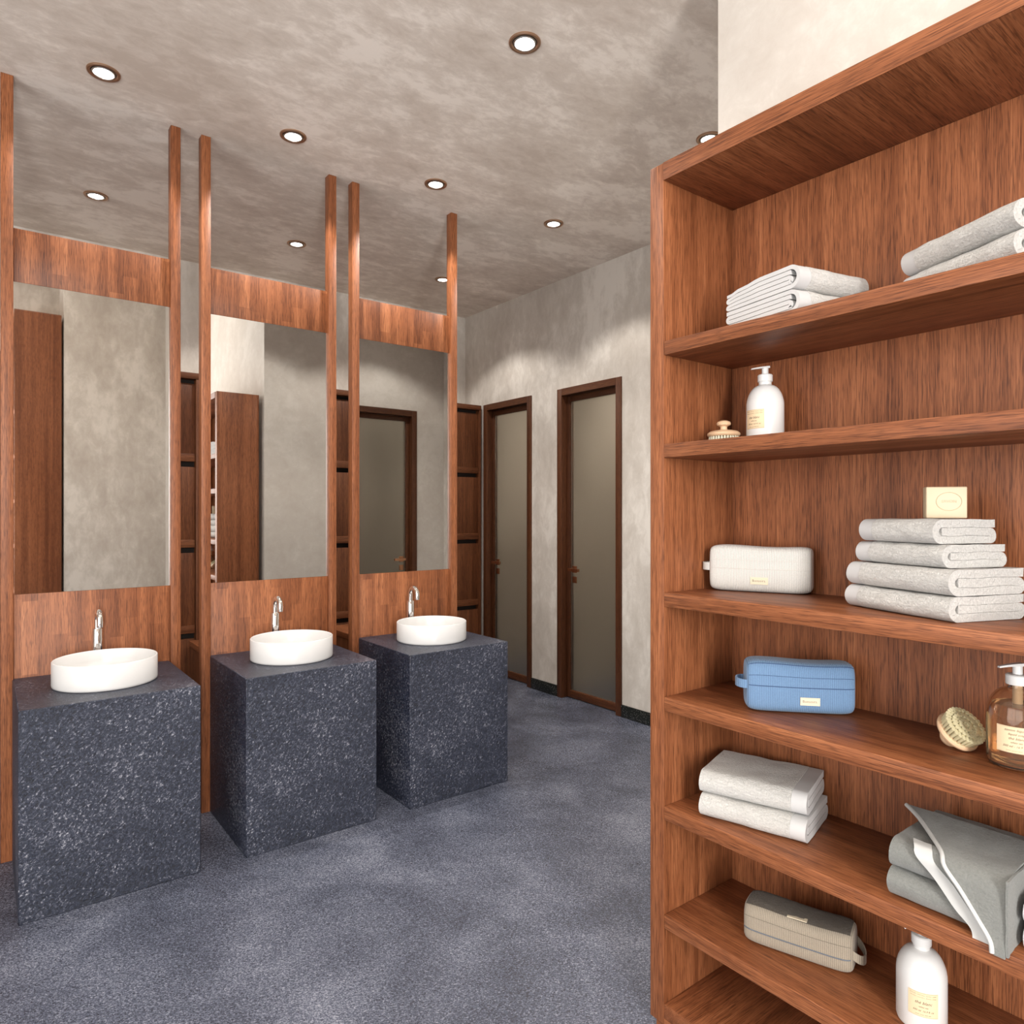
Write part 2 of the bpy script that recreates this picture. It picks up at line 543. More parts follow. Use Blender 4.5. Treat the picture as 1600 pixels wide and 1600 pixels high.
def copy_tree(o, parent=None):
    c = o.copy()
    COL.objects.link(c)
    c.parent = parent
    for ch in list(o.children):
        copy_tree(ch, c)
    return c

spot_low = bpy.data.lights.new('downlight_beam', 'SPOT')
spot_low.energy = SPOT_W
spot_low.spot_size = R(122)
spot_low.spot_blend = 0.30
spot_low.shadow_soft_size = 0.035
spot_low.color = (1.0, 0.95, 0.89)
spot_high = bpy.data.lights.new('added_high_beam', 'SPOT')  # beam of the unseen downlights added for light behind the camera
spot_high.energy = HIGH_W
spot_high.spot_size = R(114)
spot_high.spot_blend = 0.6
spot_high.shadow_soft_size = 0.06
spot_high.color = (1.0, 0.94, 0.87)
LIGHTS = [
    ((0.392, 3.18), CEIL, 'recessed downlight with coppery ring above the leftmost mirror'),
    ((1.159, 3.18), CEIL, 'recessed downlight with coppery ring above the middle mirror'),
    ((1.932, 3.18), CEIL, 'recessed downlight with bronze ring above the rightmost mirror'),
    ((2.765, 3.18), CEIL, 'recessed downlight in front of the right door, last of its row'),
    ((1.614, 2.02), CEIL, 'largest recessed downlight, alone at the top middle of the ceiling'),
    ((2.714, 2.01), CEIL, 'recessed downlight mostly hidden behind the top of the bookshelf'),
    ((0.511, 4.445), CEIL, 'small recessed downlight behind the leftmost mirror screen'),
    ((1.643, 4.445), CEIL, 'small recessed downlight behind the middle mirror screen'),
    ((2.769, 4.455), CEIL, 'small recessed downlight half hidden by the rightmost screen post'),
    ((0.511, 2.02), CEIL, 'recessed downlight over the open floor, above the picture'),
    ((0.77, -0.30), HIGH, 'added unseen downlight in the raised ceiling over the bookshelf aisle'),
    ((-0.90, 0.10), HIGH, 'added unseen downlight in the raised ceiling near the added window'),
]
spot_cub = bpy.data.lights.new('added_cubicle_beam', 'SPOT')  # added lamps, narrow beam keeps the panes dark above and light below
spot_cub.energy = 55.0
spot_cub.spot_size = R(72)
spot_cub.spot_blend = 0.8
spot_cub.shadow_soft_size = 0.04
spot_cub.color = (1.0, 0.93, 0.85)
LIGHTS += [((4.25, 3.62), CEIL, 'added unseen downlight behind the frosted pane of the right door'),
           ((4.25, 4.66), CEIL, 'added unseen downlight behind the frosted pane of the left door'),
           ((2.75, 0.62), CEIL, 'added unseen downlight behind the frosted door reflected in the rightmost mirror')]
proto = make_downlight()
for i, ((x, y), z, lab) in enumerate(LIGHTS):
    o = proto if i == 0 else copy_tree(proto)
    o.location = (x, y, z)
    tag(o, lab, 'downlight', 'recessed ceiling downlights')
    b = bpy.data.objects.new('beam', spot_high if z > 3.5 else (spot_cub if 'frosted' in lab else spot_low))
    COL.objects.link(b)
    b.parent = o
    b.location = (0, 0, -0.014)

# ------------------------------------------------------------------ lockers along the back wall
LKY = 4.938
def make_locker(wd=0.573, h=2.325):
    t = empty('locker_cabinet')
    st = 0.036
    dp = YB - LKY - 0.004
    box('side_panel', 0.0005, st / 2, 0, dp, 0, h - 0.0405, W_LOCK, t, bev=0.0015)
    box('side_panel', wd - st / 2, wd - 0.0005, 0, dp, 0, h - 0.0405, W_LOCK, t, bev=0.0015)
    box('top_board', 0.0005, wd - 0.0005, -0.002, dp, h - 0.040, h, W_LOCKX, t, bev=0.0015)
    boxes('back_panel', [(st / 2, wd - st / 2, 0.06, dp, 0.0, h - 0.0405)], W_BACK, t)
    zs = [0.02, 0.587, 1.158, 1.730, h - 0.040]
    for a, b in zip(zs, zs[1:]):
        d = box('locker_door', st / 2 + 0.002, wd - st / 2 - 0.002, 0.022, 0.040, a + 0.004, b - 0.030, W_LOCK, t, bev=0.002)
        box('door_rail', 0.0, wd - st - 0.008, -0.0085, -0.0005, 0, 0.052, W_LOCKX, d, bev=0.0015).location = (st / 2 + 0.004, 0.022, a + 0.006)
    return t
W_LOCKX = wood('walnut_locker_rail', 'x', tint=0.58)
W_BACK = simple('locker_inside_shade', (0.012, 0.006, 0.003), 0.8)  # near-black back: shade of the finger slots put into the colour
lk = make_locker()
LABS = ['tall wooden locker column in the far left corner behind the screens',
        'tall wooden locker column left of the leftmost mirror screen',
        'tall wooden locker column hidden behind the leftmost mirror',
        'tall wooden locker column seen between the leftmost and middle screens',
        'tall wooden locker column hidden behind the middle mirror',
        'tall wooden locker column seen between the middle and rightmost screens',
        'tall wooden locker column hidden behind the rightmost mirror',
        'tall dark wooden locker column beside the left door frame']
for i in range(8):
    o = lk if i == 0 else copy_tree(lk)
    o.location = (3.464 - 0.575 * (8 - i), LKY, 0)
    tag(o, LABS[i], 'locker', 'lockers along the back wall')

# wooden box benches in front of the lockers
for i, (x, lab) in enumerate(((1.097, 'low wooden box bench glimpsed left of the middle mirror screen'),
                              (2.035, 'low wooden box bench glimpsed left of the rightmost mirror screen'))):
    if i == 0:
        bn = empty('box_bench', (x, 4.36, 0))
        box('bench_top', 0, 0.62, 0, 0.565, 0.510, 0.55, W_Y, bn, bev=0.002)
        box('bench_side', 0.004, 0.034, 0.006, 0.56, 0.0, 0.5095, W_LOCK, bn, bev=0.0015)
        box('bench_side', 0.586, 0.616, 0.006, 0.56, 0.0, 0.5095, W_LOCK, bn, bev=0.0015)
        box('bench_front', 0.0345, 0.5855, 0.010, 0.030, 0.0, 0.5095, W_LOCK, bn)
        first = bn
    else:
        bn = copy_tree(first)
        bn.location = (x, 4.36, 0)
    tag(bn, lab, 'bench', 'wooden benches before the lockers')

# ------------------------------------------------------------------ vanity screens, pedestals, basins, taps
PF = 3.425     # front of the posts
PB = 3.475
PANEL = 3.445
CX = [0.397, 1.147, 1.897]
def make_screen():
    t = empty('mirror_screen')
    hw, pw = 0.331, 0.042
    for x0, x1 in ((-hw, -hw + pw), (hw - pw, hw)):
        box('post', x0, x1, PF, PB, 0.0, CEIL - 0.001, W_Z, t, bev=0.002)
    a = hw - pw - 0.0006
    box('upper_panel', -a, a, PANEL, PB - 0.004, 2.332, 2.549, W_PANEL, t, bev=0.0012)
    box('lower_panel', -a, a, PANEL, PB - 0.004, 0.0, 1.066, W_PANEL, t, bev=0.0012)
    mi = box('mirror', -a, a, PANEL, PANEL + 0.005, 1.0665, 2.3315, MIRROR, t)
    box('mirror_backing', -a, a, PANEL + 0.0055, PB - 0.004, 1.0665, 2.3315, W_PANEL, t)
    return t
sp = make_screen()
WHICH = ['leftmost', 'middle', 'rightmost']
for i, cx in enumerate(CX):
    o = sp if i == 0 else copy_tree(sp)
    o.location = (cx, 0, 0)
    tag(o, ['wooden screen with tall mirror between posts, leftmost and nearest of three',
            'wooden screen with tall mirror reflecting the bookshelf, middle of three',
            'wooden screen with tall mirror reflecting a glass door, rightmost of three'][i],
        'mirror screen', 'mirror screens behind the vanities')

VT = 0.726
ped0 = None
for i, cx in enumerate(CX):
    if ped0 is None:
        p = box('vanity_pedestal', -0.289, 0.289, 2.871, PANEL - 0.001, 0.0, VT, ST_V, bev=0.0025, seg=1)
        ped0 = p
    else:
        p = ped0.copy()
        COL.objects.link(p)
    p.location = (cx - 0.004, 0, 0)
    tag(p, ['blue-black rough slate pedestal block, nearest and leftmost of three',
            'blue-black rough slate pedestal block, middle of three',
            'blue-black rough slate pedestal block, rightmost and farthest of three'][i], 'vanity', 'slate vanity pedestals')

def make_basin():
    r, h, t = 0.183, 0.098, 0.007
    prof = [(0, 0.0), (r - 0.006, 0.0), (r - 0.001, 0.003), (r, 0.010), (r, h - 0.003), (r - 0.002, h - 0.0006), (r - t / 2, h),
            (r - t + 0.001, h - 0.001), (r - t, h - 0.004), (r - t - 0.002, 0.055), (r - t - 0.008, 0.034), (r - t - 0.026, 0.020),
            (r - 0.09, 0.0145), (0.028, 0.012), (0.0, 0.012)]
    t_ = empty('wash_basin')
    lathe('bowl', prof, CERAMIC, t_, 96, angle=60)
    lathe('drain', [(0, 0.016), (0.018, 0.0158), (0.022, 0.0145), (0.0225, 0.0125)], CHROME, t_, 32)
    return t_
def make_tap():
    t = empty('basin_tap')
    lathe('tap_body', [(0, 0.0), (0.0225, 0.0), (0.0225, 0.004), (0.0205, 0.006), (0.0205, 0.050), (0.0195, 0.052), (0.0195, 0.054), (0.0205, 0.056),
                       (0.0205, 0.180), (0.0185, 0.183), (0.013, 0.183)], CHROME, t, 40)
    pts = [(0, 0, 0.182), (0, 0, 0.20), (0, 0, 0.219)]
    rr = 0.037
    for k in range(1, 15):
        a = math.pi * k / 14 * 0.98
        pts.append((0, -rr + rr * math.cos(a), 0.219 + rr * math.sin(a)))
    pts.append((0, -2 * rr, 0.205))
    pts.append((0, -2 * rr + 0.001, 0.196))
    tube('spout', pts, 0.0125, CHROME, t, 20)
    return t
b0, t0 = make_basin(), make_tap()
for i, cx in enumerate(CX):
    b = b0 if i == 0 else copy_tree(b0)
    b.location = (cx + 0.002, 3.167, VT + 0.0003)
    tag(b, 'round white ceramic basin standing on the %s slate pedestal' % WHICH[i], 'basin', 'vessel basins')
    t = t0 if i == 0 else copy_tree(t0)
    t.location = (cx - 0.001, 3.389, VT + 0.0003)
    tag(t, 'chrome gooseneck tap behind the %s basin' % WHICH[i], 'tap', 'gooseneck taps')

# ------------------------------------------------------------------ bookshelf (world coordinates, origin at its left front foot)
BX, BY = 1.4514, 1.268
BZ0, BZ1 = 0.028, 2.335
BEND = -0.13           # right end, outside the frame
BBACK = 1.772
bs = tag(empty('open_bookshelf', (BX, BY, 0)),
         'tall open walnut bookshelf holding towels, bags and bottles, at right', 'bookshelf')
def bpart(name, x0, x1, y0, y1, z0, z1, mat, bev=0.0018):
    return box(name, x0 - BX, x1 - BX, y0 - BY, y1 - BY, z0, z1, mat, bs, bev=bev)
th = 0.0475
bpart('side_panel', BX, BBACK, BY - th, BY, BZ0, BZ1, W_Z)
bpart('side_panel', BX, BBACK, BEND, BEND + th, BZ0, BZ1, W_Z)
bpart('top_board', BX, BBACK, BEND + th + 0.0003, BY - th - 0.0003, BZ1 - 0.048, BZ1, W_X)
bpart('bottom_board', BX, BBACK, BEND + th + 0.0003, BY - th - 0.0003, BZ0 + 0.017, BZ0 + 0.056, W_X)
bpart('back_panel', 1.756, BBACK - 0.0005, BEND + th + 0.0004, BY - th - 0.0004, BZ0 + 0.0565, BZ1 - 0.0485, W_Z, 0)
bpart('plinth', BX + 0.012, BBACK, BEND + 0.012, BY - 0.012, 0.0, BZ0 - 0.0003, W_Y, 0)
bpart('front_rail', BX + 0.0004, BX + 0.02, BEND + th + 0.0004, BY - th - 0.0004, BZ0 + 0.0002, BZ0 + 0.0167, W_Y, 0)
# the fronts of top and bottom run lengthways: thin edge bands
bpart('edge_band', BX - 0.0022, BX - 0.0002, BEND + th, BY - th, BZ1 - 0.0478, BZ1 - 0.0004, W_Y, 0)
S = {1: 1.857, 2: 1.582, 3: 1.184, 4: 0.905, 5: 0.613, 6: 0.323}
for k, z in S.items():
    bpart('shelf', BX + 0.0004, 1.7555, BEND + th + 0.0004, BY - th - 0.0004, z - 0.037, z, W_Y)

# tall wooden cabinet end behind the camera, reflected in the leftmost mirror
tc_ = tag(empty('tall_cabinet', (0.30, -2.405, 0)), 'very tall wooden cabinet reflected at the left of the leftmost mirror', 'cabinet')
box('side_panel', 0, 0.435, -0.03, 0, 0.0, 3.62, W_Z, tc_, bev=0.002)
box('side_panel', 0, 0.435, -0.58, -0.55, 0.0, 3.62, W_Z, tc_, bev=0.002)
box('top_board', 0, 0.435, -0.5495, -0.0305, 3.582, 3.62, W_Y, tc_)
box('back_panel', 0.417, 0.435, -0.5495, -0.0305, 0.0, 3.5815, W_Z, tc_)
for z in (0.06, 0.5, 1.0, 1.5, 2.0, 2.5):
    box('shelf', 0.002, 0.4165, -0.5495, -0.0305, z, z + 0.037, W_Y, tc_)

# ------------------------------------------------------------------ folded towels
def towel_profile(W, H, n, droop=0.0):
    """centre line of a cloth ribbon folded into n layers (n odd), nose at u = 0; returns [(u, z)], thickness"""
    t = H / n
    nose = (n - 1) / 2 * t
    pts = []
    ins = nose + 0.55 * t
    def line(u0, u1, z, k=9):
        for i in range(k):
            pts.append((u0 + (u1 - u0) * i / (k - 1), z))
    def turn(uc, zc, r, a0, a1, k=7):
        for i in range(1, k):
            a = a0 + (a1 - a0) * i / k
            pts.append((uc + r * math.cos(a), zc + r * math.sin(a)))
    left = ins - 0.1 * t
    right = W - 0.9 * t
    lev = [(n - 1.5) - i for i in range(n - 2)]     # inner levels in units of t, top to bottom
    going = 1
    for i, q in enumerate(lev):
        z = q * t
        if going > 0:
            line(left, right, z)
            turn(right, z - t / 2, t / 2, math.pi / 2, -math.pi / 2)
        else:
            line(right, left + 0.5 * t, z)
            turn(left + 0.5 * t, z - t / 2, t / 2, math.pi / 2, math.pi * 1.5)
        going = -going
    z = 0.5 * t
    cu = nose + 0.5 * t
    line(right, cu, z)
    turn(cu, H / 2, nose, -math.pi / 2, -math.pi * 1.5, 14)
    line(cu, W - 0.2 * t, H - 0.5 * t, 12)
    return pts, t

def towel_part(name, prof, t, x0, x1, mat, parent, seed, puff=0.0, wob=0.0025, shape=None, nx=None, fill=0.94):
    nx = nx or max(3, int((x1 - x0) / 0.012))
    P2 = [Vector((a, b)) for a, b in prof]
    m = len(P2)
    nor = []
    for i in range(m):
        d = P2[min(i + 1, m - 1)] - P2[max(i - 1, 0)]
        d.normalize()
        nor.append(Vector((-d.y, d.x)))
    loop = []
    for i in range(m):
        loop.append(P2[i] + nor[i] * (t * fill / 2 + puff))
    for i in range(m - 1, -1, -1):
        loop.append(P2[i] - nor[i] * (t * fill / 2 + puff))
    bm = bmesh.new()
    rows = []
    for j in range(nx + 1):
        x = x0 + (x1 - x0) * j / nx
        edge = min(j, nx - j) / nx
        row = []
        for q in loop:
            u, z = q
            nz = noise.noise(Vector((x * 22 + seed, u * 22, z * 30 + seed * 3)))
            z2 = max(0.0006, z + wob * nz * min(1, z / 0.012))
            u2 = u + wob * 0.8 * noise.noise(Vector((x * 25 + 9 + seed, u * 20 + 4, z * 40)))
            if shape:
                u2, z2 = shape(x, u2, z2)
            row.append((x + 0.0012 * nz, u2, z2))
        rows.append(row)
    k = len(loop)
    V = [[bm.verts.new(p) for p in row] for row in rows]
    for j in range(nx):
        for i in range(k):
            i2 = (i + 1) % k
            bm.faces.new((V[j][i], V[j][i2], V[j + 1][i2], V[j + 1][i]))
    for V_ in (V[0], V[-1]):
        for i in range(m - 1):
            bm.faces.new((V_[i], V_[i + 1], V_[k - 2 - i], V_[k - 1 - i]))
    return finish(bm, name, mat, parent, smooth=True, angle=55)

def towel(name, loc, rz, L, W, H, n, label, group, mat=T_WHITE, band=None, bmat=T_BAND, seed=0.0, shape=None):
    t = tag(empty(name, loc, rz), label, 'towel', group)
    prof, th_ = towel_profile(W, H, n)
    bw = 0.036
    if band == 'left':
        towel_part('woven_border', prof, th_, 0.0, bw, bmat, t, seed, puff=-0.0004, wob=0.0010, shape=shape)
        towel_part('terry_body', prof, th_, bw + 0.0002, L, mat, t, seed, puff=0.0002, shape=shape)
    elif band == 'right':
        towel_part('woven_border', prof, th_, L - bw, L, bmat, t, seed, puff=-0.0004, wob=0.0010, shape=shape)
        towel_part('terry_body', prof, th_, 0.0, L - bw - 0.0002, mat, t, seed, puff=0.0002, shape=shape)
    else:
        towel_part('terry_body', prof, th_, 0.0, L, mat, t, seed, shape=shape)
    return t

G1 = 'white towels on the top shelf'
def droopA(x, u, z):
    k = max(0.0, u - 0.13) / 0.09
    return u, max(0.0006, z * (1 - 0.22 * min(1, k) * (1 + 0.2 * math.sin(u * 90))))
for k in range(2):
    towel('folded_towel', (1.476, 0.846, S[1] + 0.0005 + k * 0.0565), R(-12), 0.230, 0.236, 0.056, 5,
          ['white folded towel lying on the top shelf, layered ends showing, lower of two',
           'white folded towel atop another, layered ends facing left, on the top shelf'][k], G1, band='left', seed=1.3 + 2 * k, shape=droopA if k else None)
for k in range(2):
    towel('folded_towel', (1.588, 0.678, S[1] + 0.0005 + k * 0.0555), R(-115.7), 0.268, 0.19, 0.055, 3,
          ['white folded towel lower of two at the top right corner of the bookshelf',
           'white folded towel upper of two at the top right corner of the bookshelf'][k], G1, band='left', seed=5.1 + 2 * k)

G3 = 'stack of four white towels on the third shelf'
zz = S[3] + 0.0005
for k, (L_, off, hh, sk) in enumerate(((0.267, 0, 0.050, 0), (0.262, 0.004, 0.052, 0.001), (0.222, 0.020, 0.047, 0.012), (0.190, 0.036, 0.050, 0.006))):
    d = Vector((-0.349, -0.937))
    nrm = Vector((0.937, -0.349))
    o = Vector((1.577, 0.796)) + d * off + nrm * sk
    towel('folded_towel', (o.x, o.y, zz), R(-110.4), L_, 0.17 if k > 1 else 0.20, hh, 3,
          ['bottom towel of the stack of four white towels', 'second towel from the bottom of the stack of four white towels',
           'third towel from the bottom of the stack of four white towels', 'top towel of the stack of four, under the cream soap block'][k],
          G3, band='left', seed=11.0 + k * 1.7)
    zz += hh + 0.0006
STACK_TOP = zz

G5 = 'two white towels on the fifth shelf'
for k in range(2):
    towel('folded_towel', (1.469 + 0.006 * k, 1.121 + 0.004 * k, S[5] + 0.0005 + k * 0.0575), R(-75.6 + 3.0 * k), 0.262, 0.205, 0.057, 3,
          ['white folded towel lying on the shelf below the blue bag, lower of two',
           'white folded towel atop another on the shelf below the blue bag'][k], G5, band='right', seed=21.0 + k * 2.3)

G6 = 'grey towels at the right of the fifth shelf'
for k in range(2):
    towel('folded_towel', (1.470, 0.655 - 0.004 * k, S[5] + 0.0005 + k * 0.0595), R(-90), 0.205, 0.24, 0.059, 3,
          ['grey folded towel lying on the shelf, bottom of the grey stack', 'grey folded towel under the draped grey towel'][k],
          G6, mat=T_GREY, seed=31.0 + 2 * k)

# grey towel draped over the grey stack (local: x right along the shelf, y depth, z up from the shelf)
dr = tag(empty('draped_towel', (1.470, 0.655, S[5])), 'grey towel with white edging draped slantwise over the grey stack', 'towel', G6)
dr.rotation_euler = (0, 0, R(-90))
HT = 0.1225
def sheet(name, edge, xr, lift, mat, inset=(0.0, 1.0), thick=0.004, seed=0.0, nt=16, fan=0.0):
    """edge: function s -> (x, y, z) of the slanted left edge; sheet runs right to xr"""
    ns = 44
    top, bot = [], []
    for i in range(ns + 1):
        s = i / ns
        ex, ey, ez = edge(s)
        ex += 0
        a0, a1 = inset
        rt, rb = [], []
        x_l = ex + (a0 if a0 < 0.5 else 0)
        for j in range(nt + 1):
            q = j / nt
            x = (ex + a0) + ((xr if a1 is None else ex + a1) - (ex + a0)) * q
            n1 = 0.0022 * noise.noise(Vector((x * 16 + seed, s * 5, seed)))
            up = (1 - s)
            front = 1.0 if ez < HT - 0.004 else 0.0
            y = ey - (n1 if front else 0) - lift * (front)
            z = ez + lift * (1 - front) + (abs(n1) if not front else 0)
            rt.append((x, y, z))
            rb.append((x, y + (thick if front else 0), z - (0 if front else thick)))
        top.append(rt)
        bot.append(rb)
    bm = bmesh.new()
    A = bm_grid(bm, top)
    B = bm_grid(bm, bot)
    ra = A[0] + [r[-1] for r in A[1:]] + list(reversed(A[-1]))[1:] + [r[0] for r in reversed(A[1:-1])]
    rb_ = B[0] + [r[-1] for r in B[1:]] + list(reversed(B[-1]))[1:] + [r[0] for r in reversed(B[1:-1])]
    for i in range(len(ra)):
        i2 = (i + 1) % len(ra)
        bm.faces.new((ra[i], ra[i2], rb_[i2], rb_[i]))
    return finish(bm, name, mat, dr, smooth=True, angle=60)

def bez(pts, s):
    p = [Vector(q) for q in pts]
    n = len(p) - 1
    t = s * n
    i = min(int(t), n - 1)
    f = t - i
    a = p[max(i - 1, 0)]; b = p[i]; c = p[i + 1]; d = p[min(i + 2, n)]
    return 0.5 * ((2 * b) + (c - a) * f + (2 * a - 5 * b + 4 * c - d) * f * f + (3 * b - a - 3 * c + d) * f ** 3)
UP_E = [(-0.030, 0.165, HT + 0.012), (0.010, 0.125, HT + 0.010), (0.062, 0.060, HT + 0.0065), (0.098, 0.012, HT + 0.003), (0.112, -0.011, HT - 0.012),
        (0.140, -0.016, 0.080), (0.170, -0.019, 0.040), (0.190, -0.022, 0.012), (0.194, -0.024, -0.008)]
LO_E = [(0.040, 0.028, HT + 0.003), (0.050, 0.006, HT + 0.002), (0.060, -0.006, HT - 0.014), (0.090, -0.007, 0.080), (0.125, -0.009, 0.042), (0.155, -0.012, 0.015), (0.160, -0.015, -0.006)]
def upper_edge(s): return bez(UP_E, s)
def lower_edge(s): return bez(LO_E, s)
sheet('draped_body', upper_edge, 0.2145, 0.0035, T_GREY, (0.003, None), seed=2.0, nt=22)
tube('white_piping', [upper_edge(i / 40) + Vector((0.001, -0.0045, 0.0030)) for i in range(41)], 0.0042, T_EDGE, dr, 8)
sheet('under_flap', lower_edge, 0.2125, 0.0005, T_GREY, (0.034, None), thick=0.003, seed=5.0, nt=16)
sheet('white_border', lower_edge, 0, 0.0010, T_EDGE, (0.0, 0.0335), thick=0.003, seed=5.0, nt=5)

# the drape also hangs over the right end of the stack
P = []
for i in range(15):
    q = i / 14
    row = []
    for j in range(13):
        r_ = j / 12
        y = -0.026 + 0.235 * q
        z = -0.004 + (HT + 0.012) * r_ if y < -0.004 else 0.001 + (HT + 0.007) * r_
        x = 0.2152 + 0.0015 * noise.noise(Vector((y * 30, z * 30, 1.0)))
        row.append((x, y, z))
    P.append(row)
bm = bmesh.new()
A_ = bm_grid(bm, P)
B_ = bm_grid(bm, [[(x + 0.004, y, z) for x, y, z in row] for row in P])
ra = A_[0] + [r[-1] for r in A_[1:]] + list(reversed(A_[-1]))[1:] + [r[0] for r in reversed(A_[1:-1])]
rb_ = B_[0] + [r[-1] for r in B_[1:]] + list(reversed(B_[-1]))[1:] + [r[0] for r in reversed(B_[1:-1])]
for i in range(len(ra)):
    i2 = (i + 1) % len(ra)
    bm.faces.new((ra[i], ra[i2], rb_[i2], rb_[i]))
finish(bm, 'side_flap', T_GREY, dr, smooth=True, angle=60)

for k in range(2):
    towel('folded_towel', (1.478, 0.424, S[5] + 0.0005 + k * 0.0465), R(-90), 0.25, 0.21, 0.046, 3,
          ['pale grey folded towel at the right edge beside the grey stack, lower of two',
           'pale grey folded towel at the right edge beside the grey stack, upper of two'][k], G6, mat=T_PALE, seed=41.0 + 2 * k)

# ------------------------------------------------------------------ toiletry bags
def bag(name, left, direc, Lb, Db, Hb, body_mat, seam_mat, label, seams, ztop, loop_side, tagpos, lean=0.0, sag=0.0022, extra=None, loop_drop=0.0):
    dv = Vector(direc).normalized()
    rz = math.atan2(dv.y, dv.x)
    depth_dir = Vector((-dv.y, dv.x))
    c = Vector(left) + dv * (Lb / 2) + depth_dir * (Db / 2)
    t = tag(empty(name, (c.x, c.y, ztop + 0.0004), rz), label, 'toiletry bag', 'corduroy toiletry bags on the bookshelf')
    nn = 4.2
    def surf(s, phi, off=0.0):
        a = abs(s)
        e = (1 - a ** 9) ** (1 / 5.0) if a < 1 else 0.0
        sc = 0.30 + 0.70 * e
        bul = 1 + 0.03 * math.cos(s * math.pi / 2)
        cc, ss = math.cos(phi), math.sin(phi)
        y = Db / 2 * math.copysign(abs(cc) ** (2 / nn), cc) * sc * bul
        z = math.copysign(abs(ss) ** (2 / nn), ss)
        zz = Hb / 2 + Hb / 2 * z * (0.55 + 0.45 * e)
        if z > 0:
            zz -= sag * math.sin(s * 3.0 + 0.6) * z + sag * 0.5 * (1 - abs(s))
        p = Vector((s * Lb / 2 * 1.0, y, zz))
        if off:
            nv = Vector((0, y / (Db / 2), (zz - Hb / 2) / (Hb / 2) * 0.6))
            nv = Vector((0, math.copysign(abs(nv.y) ** 3, nv.y), math.copysign(abs(nv.z) ** 3, nv.z)))
            if nv.length > 0: p += nv.normalized() * off
        p.y += lean * (p.z / Hb)
        p.z = max(p.z, 0.0003)
        return p
    bm = bmesh.new()
    ss_ = [-1, -0.997, -0.985, -0.965, -0.94, -0.90, -0.85, -0.78] + [-0.7 + 1.4 * i / 22 for i in range(23)] + [0.78, 0.85, 0.90, 0.94, 0.965, 0.985, 0.997, 1]
    np_ = 72
    rings = [[bm.verts.new(surf(s, 2 * math.pi * k / np_)) for k in range(np_)] for s in ss_]
    for a, b in zip(rings, rings[1:]):
        for k in range(np_):
            bm.faces.new((a[k], a[(k + 1) % np_], b[(k + 1) % np_], b[k]))
    bm.faces.new(rings[0][::-1]); bm.faces.new(rings[-1])
    finish(bm, 'body', body_mat, t, smooth=True, angle=60)
    def phi_at(frac):      # frac of height on the front face (0 bottom, 1 top)
        z = (frac - 0.5) * 2
        sv = math.copysign(abs(z) ** (nn / 2), z)
        return math.pi - math.asin(max(-1, min(1, sv)))
    for frac, r_, m_ in seams:
        pts = [surf(-0.965 + 1.93 * i / 40, phi_at(frac), 0.0002) for i in range(41)]
        tube('seam' if r_ < 0.0012 else 'zip', pts, r_, m_, t, 6)
    # label tag with lettering
    s0, frac = tagpos
    p = surf(s0, phi_at(frac))
    q = surf(s0, phi_at(frac + 0.06))
    up = (q - p).normalized()
    right = Vector((1, 0, 0))
    out = right.cross(up)
    M = Matrix((( right.x, up.x, out.x, p.x), (right.y, up.y, out.y, p.y), (right.z, up.z, out.z, p.z), (0, 0, 0, 1)))
    lg = bmesh.new()
    bm_box(lg, -0.0225, 0.0225, -0.0095, 0.0095, 0.0004, 0.0022)
    for v in lg.verts: v.co = M @ v.co
    lt = finish(lg, 'label_tag', CREAM, t)
    text_mesh('lettering', 'Bonsoirs.', 0.0088, INK, lt, spacing=1.05, mtx=M @ Matrix.Translation((0, 0, 0.00235)))
    # carrying loop at one end
    sx = -1 if loop_side == 'left' else 1
    bm = bmesh.new()
    pathp = []
    for i in range(17):
        a = math.pi * i / 16
        pathp.append((sx * (Lb / 2 - 0.004 + 0.026 * math.sin(a)), -Db * 0.34 * math.cos(a) , 0))
    zc = Hb * 0.53
    hw_ = 0.0105
    rows = []
    for j, (x, y, _) in enumerate(pathp):
        z0 = zc - loop_drop * math.sin(math.pi * j / 16)
        nx_ = Vector((math.sin(math.pi * j / 16) * sx, -math.cos(math.pi * j / 16), 0)).normalized() * 0.0012
        rows.append([(x - nx_.x, y - nx_.y, z0 - hw_), (x + nx_.x, y + nx_.y, z0 - hw_), (x + nx_.x, y + nx_.y, z0 + hw_), (x - nx_.x, y - nx_.y, z0 + hw_)])
    V = [[bm.verts.new(p_) for p_ in r] for r in rows]
    for a, b in zip(V, V[1:]):
        for k in range(4):
            bm.faces.new((a[k], a[(k + 1) % 4], b[(k + 1) % 4], b[k]))
    bm.faces.new(V[0]); bm.faces.new(V[-1])
    finish(bm, 'loop', body_mat, t, smooth=True, angle=40)
    if extra: extra(t, surf, phi_at)
    return t

bag('toiletry_bag', (1.592, 1.182), (0.108, -0.249), 0.262, 0.078, 0.124, C_WHITE, SEAM_L,
    'white corduroy toiletry bag on the shelf left of the towel stack', [(0.70, 0.0006, SEAM_L), (0.515, 0.0009, SEAM_L), (0.93, 0.0006, SEAM_L)],
    S[3], 'left', (0.02, 0.26))
bag('toiletry_bag', (1.503, 1.000), (0.665, -0.748), 0.252, 0.092, 0.126, C_BLUE, SEAM_B,
    'blue corduroy toiletry bag on the shelf below the white bag', [(0.735, 0.0006, SEAM_B), (0.535, 0.0010, SEAM_B), (0.95, 0.0009, SEAM_B)],
    S[4], 'left', (0.15, 0.27))
def pile_top(t, surf, phi_at):
    bm = bmesh.new()
    P = []
    for i in range(31):
        s = -0.95 + 1.90 * i / 30
        row = []
        for j in range(9):
            phi = R(62) + (R(122) - R(62)) * j / 8
            p = surf(s, phi, 0.0022 + 0.001 * random.random())
            row.append(p)
        P.append(row)
    bm_grid(bm, P)
    finish(bm, 'pile_strip', T_BROWN, t, smooth=True)
